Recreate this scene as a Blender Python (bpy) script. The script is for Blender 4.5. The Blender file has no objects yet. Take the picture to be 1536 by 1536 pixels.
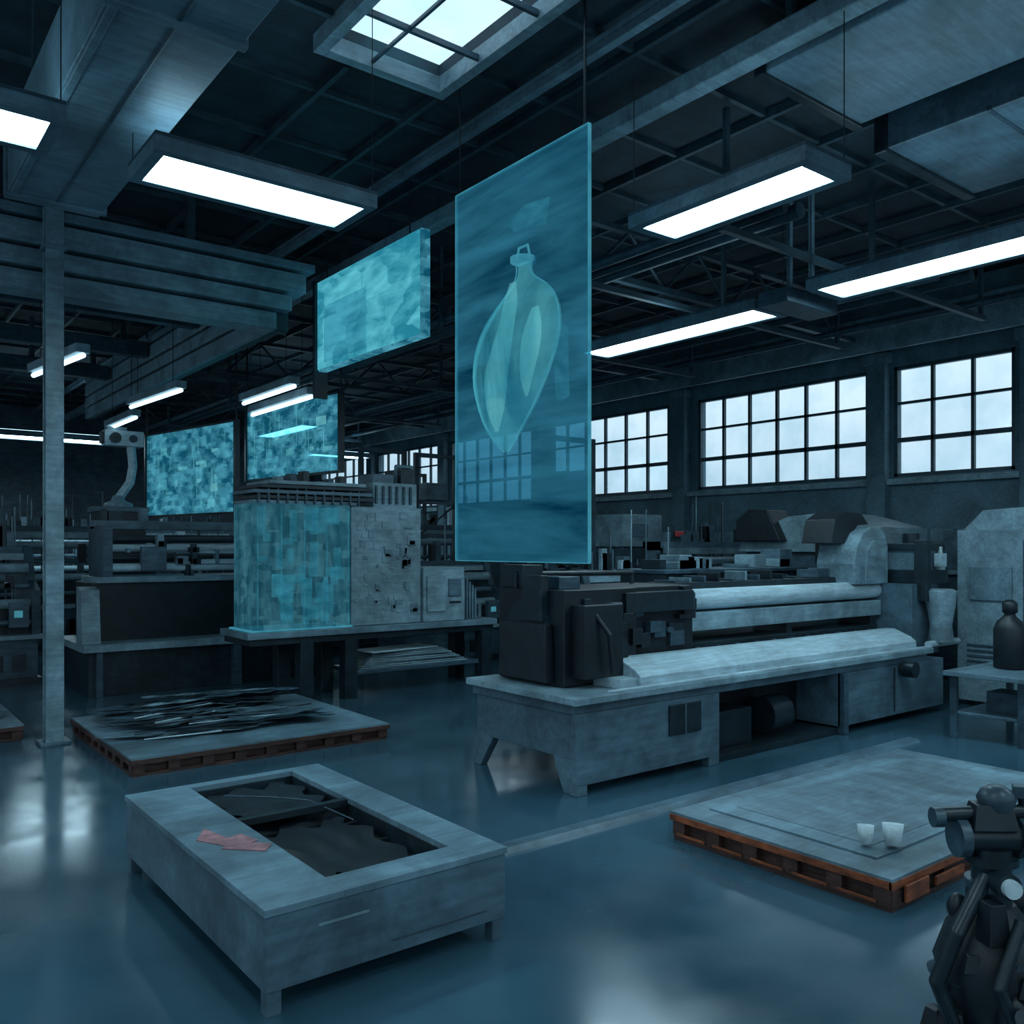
import bpy, math, random
from mathutils import Vector, Matrix, Quaternion
sc = bpy.context.scene

# ------------------------------------------------------------------ materials
MATS = {}
def mat(name, col, rough=0.5, metal=0.0, var=0.35, scale=3.0, stretch=(1,1,1), bump=0.0, emit=None, estr=0.0, spec=0.5, grime=0.42):
    if name in MATS: return MATS[name]
    m = bpy.data.materials.new(name); m.use_nodes = True
    nt = m.node_tree; n = nt.nodes; l = nt.links
    b = n["Principled BSDF"]
    tc = n.new("ShaderNodeTexCoord"); mp = n.new("ShaderNodeMapping")
    mp.inputs["Scale"].default_value = stretch
    l.new(tc.outputs["Object"], mp.inputs["Vector"])
    nz = n.new("ShaderNodeTexNoise"); nz.inputs["Scale"].default_value = scale
    nz.inputs["Detail"].default_value = 6; nz.inputs["Roughness"].default_value = 0.65
    l.new(mp.outputs[0], nz.inputs["Vector"])
    cr = n.new("ShaderNodeValToRGB")
    cr.color_ramp.elements[0].position = 0.3; cr.color_ramp.elements[1].position = 0.7
    lo = [c*(1-var) for c in col]; hi = [min(1, c*(1+var)) for c in col]
    cr.color_ramp.elements[0].color = (*lo, 1); cr.color_ramp.elements[1].color = (*hi, 1)
    l.new(nz.outputs["Fac"], cr.inputs[0])
    last = cr.outputs[0]
    if grime > 0:
        n2 = n.new("ShaderNodeTexNoise"); n2.inputs["Scale"].default_value = 1.1; n2.inputs["Detail"].default_value = 9; n2.inputs["Roughness"].default_value = .7
        n2.inputs["Distortion"].default_value = .8
        l.new(tc.outputs["Object"], n2.inputs["Vector"])
        r2 = n.new("ShaderNodeMapRange"); r2.inputs["From Min"].default_value=.38; r2.inputs["From Max"].default_value=.62
        r2.inputs["To Min"].default_value = 1-grime; r2.inputs["To Max"].default_value = 1.15
        l.new(n2.outputs["Fac"], r2.inputs["Value"])
        m2 = n.new("ShaderNodeMapping"); m2.inputs["Scale"].default_value=(1.2,14,14); m2.inputs["Rotation"].default_value=(0,.12,.2)
        l.new(tc.outputs["Object"], m2.inputs["Vector"])
        n3 = n.new("ShaderNodeTexNoise"); n3.inputs["Scale"].default_value = 1.6; n3.inputs["Detail"].default_value = 5
        l.new(m2.outputs[0], n3.inputs["Vector"])
        r3 = n.new("ShaderNodeMapRange"); r3.inputs["From Min"].default_value=.3; r3.inputs["From Max"].default_value=.7
        r3.inputs["To Min"].default_value = .80; r3.inputs["To Max"].default_value = 1.16
        l.new(n3.outputs["Fac"], r3.inputs["Value"])
        mu = n.new("ShaderNodeMath"); mu.operation='MULTIPLY'; l.new(r2.outputs[0], mu.inputs[0]); l.new(r3.outputs[0], mu.inputs[1])
        vm = n.new("ShaderNodeVectorMath"); vm.operation='SCALE'; l.new(last, vm.inputs[0]); l.new(mu.outputs[0], vm.inputs["Scale"])
        last = vm.outputs[0]
    l.new(last, b.inputs["Base Color"])
    b.inputs["Roughness"].default_value = rough; b.inputs["Metallic"].default_value = metal
    b.inputs["Specular IOR Level"].default_value = spec
    if bump > 0:
        bp = n.new("ShaderNodeBump"); bp.inputs["Strength"].default_value = bump; bp.inputs["Distance"].default_value = 0.02
        l.new(nz.outputs["Fac"], bp.inputs["Height"]); l.new(bp.outputs[0], b.inputs["Normal"])
    if emit:
        b.inputs["Emission Color"].default_value = (*emit, 1); b.inputs["Emission Strength"].default_value = estr
    MATS[name] = m; return m

def holo(name, lo, hi, alpha=0.55, scale=3, stretch=(1,1,1), strength=1.0, p0=0.35, p1=0.7, tint=(.45,.8,.9), cells=0):
    m = bpy.data.materials.new(name); m.use_nodes = True
    nt = m.node_tree; n = nt.nodes; l = nt.links
    for x in list(n): n.remove(x)
    out = n.new("ShaderNodeOutputMaterial")
    tc = n.new("ShaderNodeTexCoord"); mp = n.new("ShaderNodeMapping"); mp.inputs["Scale"].default_value = stretch
    l.new(tc.outputs["Object"], mp.inputs["Vector"])
    nz = n.new("ShaderNodeTexNoise"); nz.inputs["Scale"].default_value = scale; nz.inputs["Detail"].default_value = 8
    nz.inputs["Roughness"].default_value = 0.6; nz.inputs["Distortion"].default_value = 0.4
    l.new(mp.outputs[0], nz.inputs["Vector"])
    cr = n.new("ShaderNodeValToRGB")
    cr.color_ramp.elements[0].position = p0; cr.color_ramp.elements[1].position = p1
    cr.color_ramp.elements[0].color = (*lo, 1); cr.color_ramp.elements[1].color = (*hi, 1)
    fac = nz.outputs["Fac"]
    if cells:
        # angular data-graphic cells mixed with the noise
        m3 = n.new("ShaderNodeMapping"); m3.inputs["Scale"].default_value=(1,1,1.8); l.new(tc.outputs["Object"], m3.inputs["Vector"])
        vo = n.new("ShaderNodeTexVoronoi"); vo.distance='CHEBYCHEV'; vo.inputs["Scale"].default_value=cells
        l.new(m3.outputs[0], vo.inputs["Vector"])
        sx = n.new("ShaderNodeSeparateColor"); l.new(vo.outputs["Color"], sx.inputs[0])
        ma = n.new("ShaderNodeMath"); ma.operation='MULTIPLY_ADD'; ma.inputs[1].default_value=.26; l.new(sx.outputs[0], ma.inputs[0])
        mb = n.new("ShaderNodeMath"); mb.operation='SUBTRACT'; mb.inputs[1].default_value=.13; l.new(nz.outputs["Fac"], mb.inputs[0])
        l.new(mb.outputs[0], ma.inputs[2]); fac = ma.outputs[0]
    l.new(fac, cr.inputs[0])
    em = n.new("ShaderNodeEmission"); em.inputs["Strength"].default_value = strength
    l.new(cr.outputs[0], em.inputs["Color"])
    tr = n.new("ShaderNodeBsdfTransparent"); tr.inputs["Color"].default_value = (*tint, 1)
    mx = n.new("ShaderNodeMixShader"); mx.inputs[0].default_value = alpha
    l.new(tr.outputs[0], mx.inputs[1]); l.new(em.outputs[0], mx.inputs[2]); l.new(mx.outputs[0], out.inputs["Surface"])
    return m

M_light = mat("pale_blue_grey_paint", (.22,.335,.39), .42, 0, .22, 4)
M_pale  = mat("worn_pale_steel", (.46,.61,.68), .3, .1, .15, 5, (1,6,6), grime=.25)
M_grey  = mat("blue_grey_enamel", (.088,.155,.20), .4, 0, .25, 3, (1,1,2), .1)
M_mid   = mat("slate_blue_metal", (.048,.092,.125), .4, .1, .4, 4, (1,1,3), .1)
M_dark  = mat("dark_machine_iron", (.014,.028,.038), .38, .1, .5, 6, (1,1,1), .15)
M_black = mat("black_rubber", (.006,.012,.018), .45, 0, .5, 6, grime=.3)
M_wood  = mat("rust_stained_timber", (.075,.032,.024), .6, 0, .6, 5, (1,1,8), .3)
M_orange= mat("rust_orange_edge", (.26,.065,.022), .5, 0, .7, 5, (1,1,3), .2)
M_red   = mat("faded_red_label", (.42,.20,.22), .6, 0, .4, 12)
M_reddot = mat("vermilion_plastic", (.8,.10,.10), .35, 0, .2, 6, grime=0)  # plain red plastic for the small dots
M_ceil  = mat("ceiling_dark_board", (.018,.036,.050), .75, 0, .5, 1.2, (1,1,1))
M_steel = mat("ceiling_steel_beam", (.145,.24,.295), .5, .05, .25, 2, (1,1,1))
M_duct  = mat("galvanised_duct", (.16,.26,.32), .4, .1, .2, 1.6, (1,1,1), .05, grime=.3)
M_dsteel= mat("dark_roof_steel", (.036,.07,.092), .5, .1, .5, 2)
M_wall  = mat("wall_teal_grey_paint", (.10,.185,.23), .6, 0, .2, 1.2, grime=.3)
M_lwall = mat("wall_dado_panel", (.17,.28,.34), .55, 0, .3, 1.0, (1,1,.3), grime=.3)
M_frame = mat("window_frame_dark_blue", (.03,.07,.095), .45, 0, .3, 4)
M_lamp  = mat("lamp_diffuser_glow", (.8,.9,.92), .5, 0, .03, 2, emit=(.58,.87,1.0), estr=18.0, grime=0)
M_upfill  = mat("added_uplight_glow", (.8,.9,.92), .5, 0, .03, 2, emit=(.5,.83,1.0), estr=2.6, grime=0)  # upward glow added to the fixtures to brighten the ceiling
M_dimlamp = mat("lamp_tube_glow", (.8,.9,.92), .5, 0, .03, 2, emit=(.6,.88,1.0), estr=2.5, grime=0)
M_sheet = mat("board_sheet", (.13,.205,.25), .42, 0, .25, 3, (3,1,1), .1)
M_debris= mat("crumpled_film", (.085,.145,.18), .35, .1, .7, 6, (1,5,1), .6)
M_screen= mat("cyan_status_light", (.1,.5,.6), .4, 0, .2, 9, emit=(.2,.8,1), estr=.15, grime=0)
M_paper = mat("white_paper", (.55,.66,.7), .5, 0, .1, 5, grime=.2)

M_floor = bpy.data.materials.new("polished_concrete"); M_floor.use_nodes = True
nt = M_floor.node_tree; n = nt.nodes; l = nt.links; b = n["Principled BSDF"]
tc = n.new("ShaderNodeTexCoord"); nz = n.new("ShaderNodeTexNoise"); nz.inputs["Scale"].default_value = .55; nz.inputs["Detail"].default_value = 8
l.new(tc.outputs["Object"], nz.inputs["Vector"])
cr = n.new("ShaderNodeValToRGB"); cr.color_ramp.elements[0].position=.3; cr.color_ramp.elements[1].position=.72
cr.color_ramp.elements[0].color=(.020,.060,.090,1); cr.color_ramp.elements[1].color=(.052,.125,.172,1)
l.new(nz.outputs["Fac"], cr.inputs[0]); l.new(cr.outputs[0], b.inputs["Base Color"])
n4 = n.new("ShaderNodeTexNoise"); n4.inputs["Scale"].default_value = 1.7; n4.inputs["Detail"].default_value = 7
l.new(tc.outputs["Object"], n4.inputs["Vector"])
mr = n.new("ShaderNodeMapRange"); mr.inputs["From Min"].default_value=.3; mr.inputs["From Max"].default_value=.7; mr.inputs["To Min"].default_value=.10; mr.inputs["To Max"].default_value=.24
l.new(n4.outputs["Fac"], mr.inputs["Value"]); l.new(mr.outputs[0], b.inputs["Roughness"])
b.inputs["Specular IOR Level"].default_value=1.0

M_glass = bpy.data.materials.new("hazy_window_glass"); M_glass.use_nodes=True
nt=M_glass.node_tree; n=nt.nodes; l=nt.links
for x in list(n): n.remove(x)
o=n.new("ShaderNodeOutputMaterial"); t=n.new("ShaderNodeBsdfTransparent"); g=n.new("ShaderNodeBsdfGlossy"); g.inputs["Roughness"].default_value=.15
g.inputs["Color"].default_value=(.6,.8,.9,1)
tc=n.new("ShaderNodeTexCoord"); nz=n.new("ShaderNodeTexNoise"); nz.inputs["Scale"].default_value=1.0; nz.inputs["Detail"].default_value=5
l.new(tc.outputs["Object"],nz.inputs["Vector"])
cr=n.new("ShaderNodeValToRGB"); cr.color_ramp.elements[0].position=.3; cr.color_ramp.elements[1].position=.6
cr.color_ramp.elements[0].color=(.84,.90,.93,1); cr.color_ramp.elements[1].color=(.97,.98,1,1)
l.new(nz.outputs["Fac"],cr.inputs[0]); l.new(cr.outputs[0],t.inputs["Color"])
mx=n.new("ShaderNodeMixShader"); mx.inputs[0].default_value=.06
l.new(t.outputs[0],mx.inputs[1]); l.new(g.outputs[0],mx.inputs[2]); l.new(mx.outputs[0],o.inputs["Surface"])

# ------------------------------------------------------------------ mesh builder
class B:
    def __init__(s, name): s.name=name; s.v=[]; s.f=[]; s.mi=[]; s.sm=[]; s.mats=[]
    def _m(s, m):
        if m not in s.mats: s.mats.append(m)
        return s.mats.index(m)
    def add(s, vs, fs, m, smooth=False):
        o=len(s.v); i=s._m(m); s.v += [tuple(v) for v in vs]
        for f in fs: s.f.append([o+k for k in f]); s.mi.append(i); s.sm.append(smooth)
    def box(s,x0,x1,y0,y1,z0,z1,m,rz=0,taper=0):
        cx,cy=(x0+x1)/2,(y0+y1)/2
        vs=[]
        for z,tp in ((z0,0),(z1,taper)):
            for x,y in ((x0+tp,y0+tp),(x1-tp,y0+tp),(x1-tp,y1-tp),(x0+tp,y1-tp)):
                if rz:
                    dx,dy=x-cx,y-cy; x=cx+dx*math.cos(rz)-dy*math.sin(rz); y=cy+dx*math.sin(rz)+dy*math.cos(rz)
                vs.append((x,y,z))
        s.add(vs,[(3,2,1,0),(4,5,6,7),(0,1,5,4),(1,2,6,5),(2,3,7,6),(3,0,4,7)],m)
    def cyl(s,p0,p1,r0,m,r1=None,seg=20):
        p0=Vector(p0);p1=Vector(p1); r1=r0 if r1 is None else r1
        ax=(p1-p0).normalized(); q=Vector((0,0,1)).rotation_difference(ax)
        vs=[]
        for p,r in ((p0,r0),(p1,r1)):
            for k in range(seg):
                a=2*math.pi*k/seg; vs.append(p+q@Vector((r*math.cos(a),r*math.sin(a),0)))
        s.add(vs,[(k,(k+1)%seg,seg+(k+1)%seg,seg+k) for k in range(seg)],m,True)
        s.add(vs,[tuple(range(seg-1,-1,-1)),tuple(range(seg,2*seg))],m)
    def lathe(s,p,axis,prof,m,seg=24):
        p=Vector(p); q=Vector((0,0,1)).rotation_difference(Vector(axis).normalized()); vs=[]
        for t_,r in prof:
            for k in range(seg):
                a=2*math.pi*k/seg; vs.append(p+q@Vector((r*math.cos(a),r*math.sin(a),t_)))
        fs=[]
        for j in range(len(prof)-1):
            for k in range(seg): fs.append((j*seg+k,j*seg+(k+1)%seg,(j+1)*seg+(k+1)%seg,(j+1)*seg+k))
        fs.append(tuple(range(seg-1,-1,-1))); nn=(len(prof)-1)*seg; fs.append(tuple(range(nn,nn+seg)))
        s.add(vs,fs,m,True)
    def sph(s,c,r,m,sc_=(1,1,1),seg=20):
        rings=12; vs=[]
        for j in range(rings+1):
            a=-math.pi/2+math.pi*j/rings
            for k in range(seg):
                b_=2*math.pi*k/seg; rr=max(.0005,r*math.cos(a))
                vs.append((c[0]+sc_[0]*rr*math.cos(b_),c[1]+sc_[1]*rr*math.sin(b_),c[2]+sc_[2]*r*math.sin(a)))
        s.add(vs,[(j*seg+k,j*seg+(k+1)%seg,(j+1)*seg+(k+1)%seg,(j+1)*seg+k) for j in range(rings) for k in range(seg)],m,True)
    def tube(s,pts,r,m,seg=10):
        for a,b_ in zip(pts[:-1],pts[1:]): s.cyl(a,b_,r,m,seg=seg)
        for p in pts[1:-1]: s.sph(p,r,m,seg=seg)
    def prism(s,poly,axis,a0,a1,m):
        def P(u,v,a): return {'x':(a,u,v),'y':(u,a,v),'z':(u,v,a)}[axis]
        k=len(poly); vs=[P(u,v,a0) for u,v in poly]+[P(u,v,a1) for u,v in poly]
        s.add(vs,[tuple(range(k-1,-1,-1)),tuple(range(k,2*k))]+[(i,(i+1)%k,k+(i+1)%k,k+i) for i in range(k)],m)
    def done(s,bevel=.012,parent=None,origin=None):
        me=bpy.data.meshes.new(s.name)
        if origin is None:
            xs=[v[0] for v in s.v]; ys=[v[1] for v in s.v]; zs=[v[2] for v in s.v]
            origin=((min(xs)+max(xs))/2,(min(ys)+max(ys))/2,min(zs))
        ox,oy,oz=origin
        me.from_pydata([(x-ox,y-oy,z-oz) for x,y,z in s.v],[],s.f)
        for m_ in s.mats: me.materials.append(m_)
        me.polygons.foreach_set("material_index",s.mi); me.polygons.foreach_set("use_smooth",s.sm)
        me.update()
        import bmesh
        bm=bmesh.new(); bm.from_mesh(me); bmesh.ops.recalc_face_normals(bm,faces=bm.faces); bm.to_mesh(me); bm.free()
        ob=bpy.data.objects.new(s.name,me); sc.collection.objects.link(ob); ob.location=origin
        if bevel:
            bv=ob.modifiers.new("bevel","BEVEL"); bv.width=bevel; bv.segments=2; bv.limit_method='ANGLE'; bv.angle_limit=math.radians(50)
        return ob

# ------------------------------------------------------------------ room
XW=17.0; YF=36.0; XL=-4.0; YB=-5.0; ZC=7.5
b=B("floor"); b.box(XL-.3,XW+.3,YB-.3,YF+.3,-.2,0,M_floor); b.done(0)
SK=[(3.95,5.25,3.6,8.0),(3.95,5.25,-3.5,0.8)]  # second opening is unseen, added behind the camera for more daylight
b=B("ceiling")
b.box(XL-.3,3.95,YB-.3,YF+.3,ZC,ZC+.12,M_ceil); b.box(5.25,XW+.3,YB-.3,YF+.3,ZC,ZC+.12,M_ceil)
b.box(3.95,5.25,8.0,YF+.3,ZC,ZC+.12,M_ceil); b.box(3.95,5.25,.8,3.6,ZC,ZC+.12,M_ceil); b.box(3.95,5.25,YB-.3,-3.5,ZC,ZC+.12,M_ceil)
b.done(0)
for i,(x0,x1,y0,y1) in enumerate(SK):
    b=B("window_skylight_%d"%(i+1))
    w=.12
    b.box(x0-w,x0,y0-w,y1+w,ZC-.18,ZC+.0,M_light); b.box(x1,x1+w,y0-w,y1+w,ZC-.18,ZC,M_light)
    b.box(x0,x1,y0-w,y0,ZC-.18,ZC,M_light); b.box(x0,x1,y1,y1+w,ZC-.18,ZC,M_light)
    b.box(4.42,4.45,y0,y1,ZC-.14,ZC-.10,M_mid)
    y=y1-.72
    while y>y0+.1: b.box(x0,x1,y-.022,y+.022,ZC-.15,ZC-.09,M_mid); y-=.95
    b.box(x0,x1,y0,y1,ZC-.12,ZC-.11,M_glass)
    b.done(.005)
ZS,ZT=3.80,6.02
WIN=[(0.2,5.9,6),(6.95,9.25,3),(9.8,14.3,6),(15.25,20.0,6),(20.7,25.2,6),(25.8,30.3,6),(30.9,35.3,6)]
def window_wall(wname,axis,c,out,wins,zs,zt,i0,rng,rows=3):
    def bx(b,p0,p1,q0,q1,z0,z1,m):
        a,d=sorted((c+out*p0,c+out*p1))
        if axis=='x': b.box(a,d,q0,q1,z0,z1,m)
        else: b.box(q0,q1,a,d,z0,z1,m)
    b=B(wname)
    bx(b,0,.3,rng[0],rng[1],0,zs,M_wall); bx(b,0,.3,rng[0],rng[1],zt,ZC,M_wall)
    y=rng[0]
    for (a,e,_) in wins: bx(b,0,.3,y,a,zs,zt,M_wall); y=e
    bx(b,0,.3,y,rng[1],zs,zt,M_wall); b.done(0)
    for i,(a,e,nc) in enumerate(wins):
        b=B("window_%d"%(i0+i)); fr=.07
        bx(b,.02,.12,a,e,zs,zs+fr,M_frame); bx(b,.02,.12,a,e,zt-fr,zt,M_frame)
        bx(b,.02,.12,a,a+fr,zs,zt,M_frame); bx(b,.02,.12,e-fr,e,zs,zt,M_frame)
        for k in range(1,nc):
            yy=a+(e-a)*k/nc; bx(b,.03,.11,yy-.03,yy+.03,zs,zt,M_frame)
        for k in range(1,rows):
            zz=zs+(zt-zs)*k/rows; wd=.045 if k==1 else .025; bx(b,.03,.11,a,e,zz-wd,zz+wd,M_frame)
        bx(b,.06,.07,a+.02,e-.02,zs+.02,zt-.02,M_glass)
        b.done(0)
window_wall("wall_right",'x',XW,1,WIN,ZS,ZT,1,(YB-.3,YF+.3))
window_wall("wall_left",'x',XL,-1,[(-4,4,8),(5,13,8),(14,22,8),(23,31,8)],1.2,6.4,8,(YB-.3,YF+.3),5)  # unseen windows, added to this wall as fill light
window_wall("wall_back",'y',YB,-1,[(-3.2,3.0,6),(3.8,10,6),(10.8,16.4,6)],1.0,6.6,12,(XL,XW),5)  # windows behind the camera, added to fill faces turned towards it
b=B("trim_sill"); b.box(XW-.14,XW,YB,YF,ZS-.16,ZS-.04,M_light); b.done(.01)
b=B("trim_dado"); b.box(XW-.06,XW,YB,YF,.0,2.75,M_lwall)
for k in range(80): 
    y=YB+.5+k*.5; b.box(XW-.08,XW-.06,y-.03,y+.03,.0,2.75,M_wall)
b.done(.005)
b=B("crane_rail_beam")
b.box(XW-.75,XW-.05,YB,YF,6.42,6.5,M_steel); b.box(XW-.5,XW-.4,YB,YF,6.5,6.85,M_steel); b.box(XW-.75,XW-.05,YB,YF,6.85,6.93,M_steel); b.box(XW-.78,XW-.7,YB,YF,6.22,6.70,M_light)
b.done(.01)
for k,y in enumerate((6.6,9.52,14.75,20.35,25.5,30.6)):
    b=B("trim_pilaster_%d"%(k+1)); b.box(XW-.22,XW-.0,y-.2,y+.2,0,6.3,M_wall); b.box(XW-.28,XW,y-.26,y+.26,6.1,6.3,M_steel); b.done(.01)
b=B("wall_far"); b.box(XL,XW,YF,YF+.3,0,ZC,M_mid)
b.done(0)

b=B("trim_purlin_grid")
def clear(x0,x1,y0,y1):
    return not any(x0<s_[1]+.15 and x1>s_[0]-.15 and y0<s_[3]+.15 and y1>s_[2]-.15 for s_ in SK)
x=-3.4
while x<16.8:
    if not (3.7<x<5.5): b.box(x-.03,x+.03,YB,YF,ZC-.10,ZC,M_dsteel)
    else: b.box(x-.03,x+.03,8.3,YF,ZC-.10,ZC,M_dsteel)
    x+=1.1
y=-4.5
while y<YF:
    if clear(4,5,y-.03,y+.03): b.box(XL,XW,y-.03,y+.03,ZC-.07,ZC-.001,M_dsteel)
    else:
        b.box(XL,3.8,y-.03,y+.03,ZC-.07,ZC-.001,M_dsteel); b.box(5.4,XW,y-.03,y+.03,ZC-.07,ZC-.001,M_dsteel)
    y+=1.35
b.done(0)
def ibeam(name,axis,c,a0,a1,z0,z1,w,m):
    b=B(name)
    for (p,q,zz0,zz1) in ((c-w/2,c+w/2,z0,z0+.05),(c-.03,c+.03,z0+.05,z1-.05),(c-w/2,c+w/2,z1-.05,z1)):
        if axis=='y': b.box(p,q,a0,a1,zz0,zz1,m)
        else: b.box(a0,a1,p,q,zz0,zz1,m)
    return b.done(.006)
ibeam("trim_roof_beam",'y',6.0,YB,YF,7.24,7.39,.1,M_steel)
b=B("trim_roof_rail"); b.box(6.80,7.0,YB,YF,6.95,7.16,M_light)
for k in range(14): b.box(6.88,6.96,YB+1+k*2.9,YB+1.08+k*2.9,7.16,7.4,M_dsteel)
b.done(.02)
def truss(y,x0,x1,z0=6.45,z1=7.3):
    b=B("roof_truss")
    b.box(x0,x1,y-.06,y+.06,z0,z0+.09,M_dsteel); b.box(x0,x1,y-.06,y+.06,z1-.08,z1,M_dsteel)
    k=0; x=x0
    while x<x1-.7:
        b.cyl((x,y,z0+.05 if k%2==0 else z1-.05),(x+.8,y,z1-.05 if k%2==0 else z0+.05),.03,M_dsteel,seg=8); x+=.8;k+=1
    b.done(0)
for y in (9.6,14.7,20.3,25.5,30.6): truss(y,7.4,16.1)

b=B("ventilation_duct")
b.box(1.42,2.3,YB+.2,10.1,5.9,6.55,M_duct)
for k in range(4):
    y=9.9-k*3.9; b.box(1.39,2.33,y-.04,y+.04,5.87,6.58,M_steel)
b.box(1.84,1.87,YB+.4,10.0,5.885,5.9,M_mid); b.box(1.44,1.5,YB+.4,10.0,5.88,5.9,M_steel)
b.box(1.55,2.15,10.1,10.35,6.0,6.45,M_dark)
for k in range(4):
    for xx in (1.5,2.2): b.cyl((xx,9-k*3.5,6.55),(xx,9-k*3.5,7.4),.015,M_dsteel,seg=8)
b.done(.02)
b=B("stepped_soffit_frame")
for i,(z0,z1,off,m) in enumerate(((5.60,5.85,.0,M_light),(5.90,6.12,.22,M_light),(6.17,6.45,.42,M_light),(6.5,6.62,.55,M_steel))):
    b.box(XL+.1,5.25+off,12.35-off*.25,12.75,z0,z1,m)
    b.box(5.15,5.25+off,12.75,24,z0,z1,m)
b.box(XL+.1,5.5,12.5,12.7,5.62,6.6,M_dark); b.box(5.2,5.4,12.7,24,5.62,6.6,M_dark)
for x_ in (-2,1,4): b.box(x_,x_+.12,12.5,12.62,6.6,7.4,M_dsteel)
for y_ in (15,18,21,23.8): b.box(5.25,5.37,y_,y_+.12,6.6,7.4,M_dsteel)
b.done(.012)
b=B("overhead_cross_beams")
for y_ in (15.5,18.5,21.5): b.box(XL+.1,5.1,y_-.12,y_+.12,6.2,6.5,M_mid); b.box(0.5,.6,y_-.05,y_+.05,6.5,7.4,M_dsteel); b.box(3.5,3.6,y_-.05,y_+.05,6.5,7.4,M_dsteel)
b.done(.01)
b=B("rectangular_air_duct")
b.box(7.12,8.8,YB+.2,5.25,6.95,7.34,M_duct); b.box(7.08,8.84,5.15,5.27,6.92,7.36,M_dark)
for k in range(3): b.box(7.10,8.82,2.2-k*2.9,2.25-k*2.9,6.935,7.0,M_steel)
b.done(.015)
b=B("rectangular_air_duct")
b.box(9.25,11.3,YB+.2,5.2,6.8,7.34,M_grey); b.box(9.2,11.35,5.1,5.24,6.76,7.36,M_dark)
for k in range(5): b.box(9.23,11.32,4.0-k*1.7,4.05-k*1.7,6.785,6.85,M_mid)
b.done(.015)
b=B("support_column")
cx,cy=2.2,11.9
b.box(cx-.1,cx+.1,cy-.1,cy-.07,.03,7.36,M_light); b.box(cx-.1,cx+.1,cy+.07,cy+.1,.03,7.36,M_light); b.box(cx-.06,cx+.06,cy-.07,cy+.07,.03,7.36,M_grey)
b.box(cx-.17,cx+.17,cy-.17,cy+.17,0,.04,M_grey); b.box(cx-.2,cx+.2,cy-.17,cy+.17,7.34,7.39,M_steel)
b.box(cx-.13,cx+.13,cy-.12,cy+.12,6.0,6.06,M_steel)
b.done(.006)

# ------------------------------------------------------------------ lamps
def troffer(x0,x1,y0,y1,z,m=M_lamp,pad=.1,h=.12,top=7.42):
    b=B("fluorescent_light_fixture")
    b.box(x0-pad,x1+pad,y0-pad,y0,z,z+h,M_steel); b.box(x0-pad,x1+pad,y1,y1+pad,z,z+h,M_steel)
    b.box(x0-pad,x0,y0,y1,z,z+h,M_steel); b.box(x1,x1+pad,y0,y1,z,z+h,M_steel)
    b.box(x0-pad,x1+pad,y0-pad,y1+pad,z+h,z+h+.03,M_mid)
    b.box(x0,x1,y0,y1,z+.02,z+.05,m)
    b.box(x0,x1,y0,y1,z+h+.04,z+h+.05,M_upfill)  # added fill panel on top, shining at the ceiling
    for (xx,yy) in ((x0-pad*.7,y1+pad*.5),(x1+pad*.7,y0-pad*.5)): b.cyl((xx,yy,z+h),(xx,yy,top),.005,M_black,seg=6)
    return b.done(0)
troffer(6.28,6.75,4.2,5.97,5.5,top=6.95)
troffer(9.45,10.0,2.6,6.1,5.5,top=6.76)
troffer(9.6,10.12,7.15,10.4,5.5)
troffer(2.12,3.9,7.2,7.8,5.5,pad=.09)
troffer(-.6,1.3,7.15,7.7,5.5,pad=.09)
troffer(3.7,6.6,27.0,27.9,5.4)
troffer(-.6,1.25,1.0,1.6,5.5); troffer(2.6,4.4,-1.5,-.9,5.5,top=7.2); troffer(9.45,10.0,-2.0,1.0,5.5,top=6.76)  # fixtures out of view, added to light the hall
troffer(9.6,10.1,21,24,5.5); troffer(12.5,14.5,26.4,27,5.4)
def strip(p0,p1,m=M_dimlamp,top=7.4):
    b=B("tube_light"); p0=Vector(p0);p1=Vector(p1)
    d=(p1-p0).normalized(); s_=Vector((-d.y,d.x,0))*.09
    b.prism([((p0-s_).x,(p0-s_).y),((p1-s_).x,(p1-s_).y),((p1+s_).x,(p1+s_).y),((p0+s_).x,(p0+s_).y)],'z',p0.z+.04,p0.z+.16,M_steel)
    b.cyl(p0,p1,.035,m,seg=10)
    for q in (p0.lerp(p1,.15),p0.lerp(p1,.85)): b.cyl((q.x,q.y,p0.z+.16),(q.x,q.y,top),.006,M_black,seg=6)
    b.done(0)
strip((2.77,13.0,5.0),(2.5,15.0,5.0)); strip((4.67,14.9,5.0),(4.5,17.3,5.0)); strip((4.75,17.9,4.9),(4.75,20,4.9))
strip((6.0,13.4,5.0),(6.0,15.6,5.0),top=7.22); strip((6.4,13.6,4.9),(6.4,16.2,4.9))

b=B("overhead_pipe_rack")
for (x_,z_,r_,m) in ((8.2,6.2,.07,M_mid),(8.5,6.2,.05,M_dsteel),(8.8,6.25,.09,M_mid),(11.6,6.1,.1,M_mid),(12.0,6.1,.06,M_grey),(13.0,6.3,.09,M_dsteel),(14.2,6.2,.06,M_mid)):
    b.cyl((x_,5.9,z_),(x_,34,z_),r_,m,seg=12)
for y_ in (6.4,8.9,12.3,17,22,27,32):
    b.box(8.0,14.5,y_-.04,y_+.04,5.98,6.06,M_dsteel)
    for x_ in (8.1,11.2,14.4): b.box(x_-.03,x_+.03,y_-.03,y_+.03,6.0,7.4,M_dsteel)
b.done(0)
b=B("junction_box_hanger")
b.box(9.3,10.4,6.42,6.85,5.42,5.6,M_mid); b.box(9.62,9.68,6.6,6.66,5.6,7.0,M_steel); b.box(10.1,10.16,6.6,6.66,5.6,7.0,M_steel)
b.done(.01)

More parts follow.
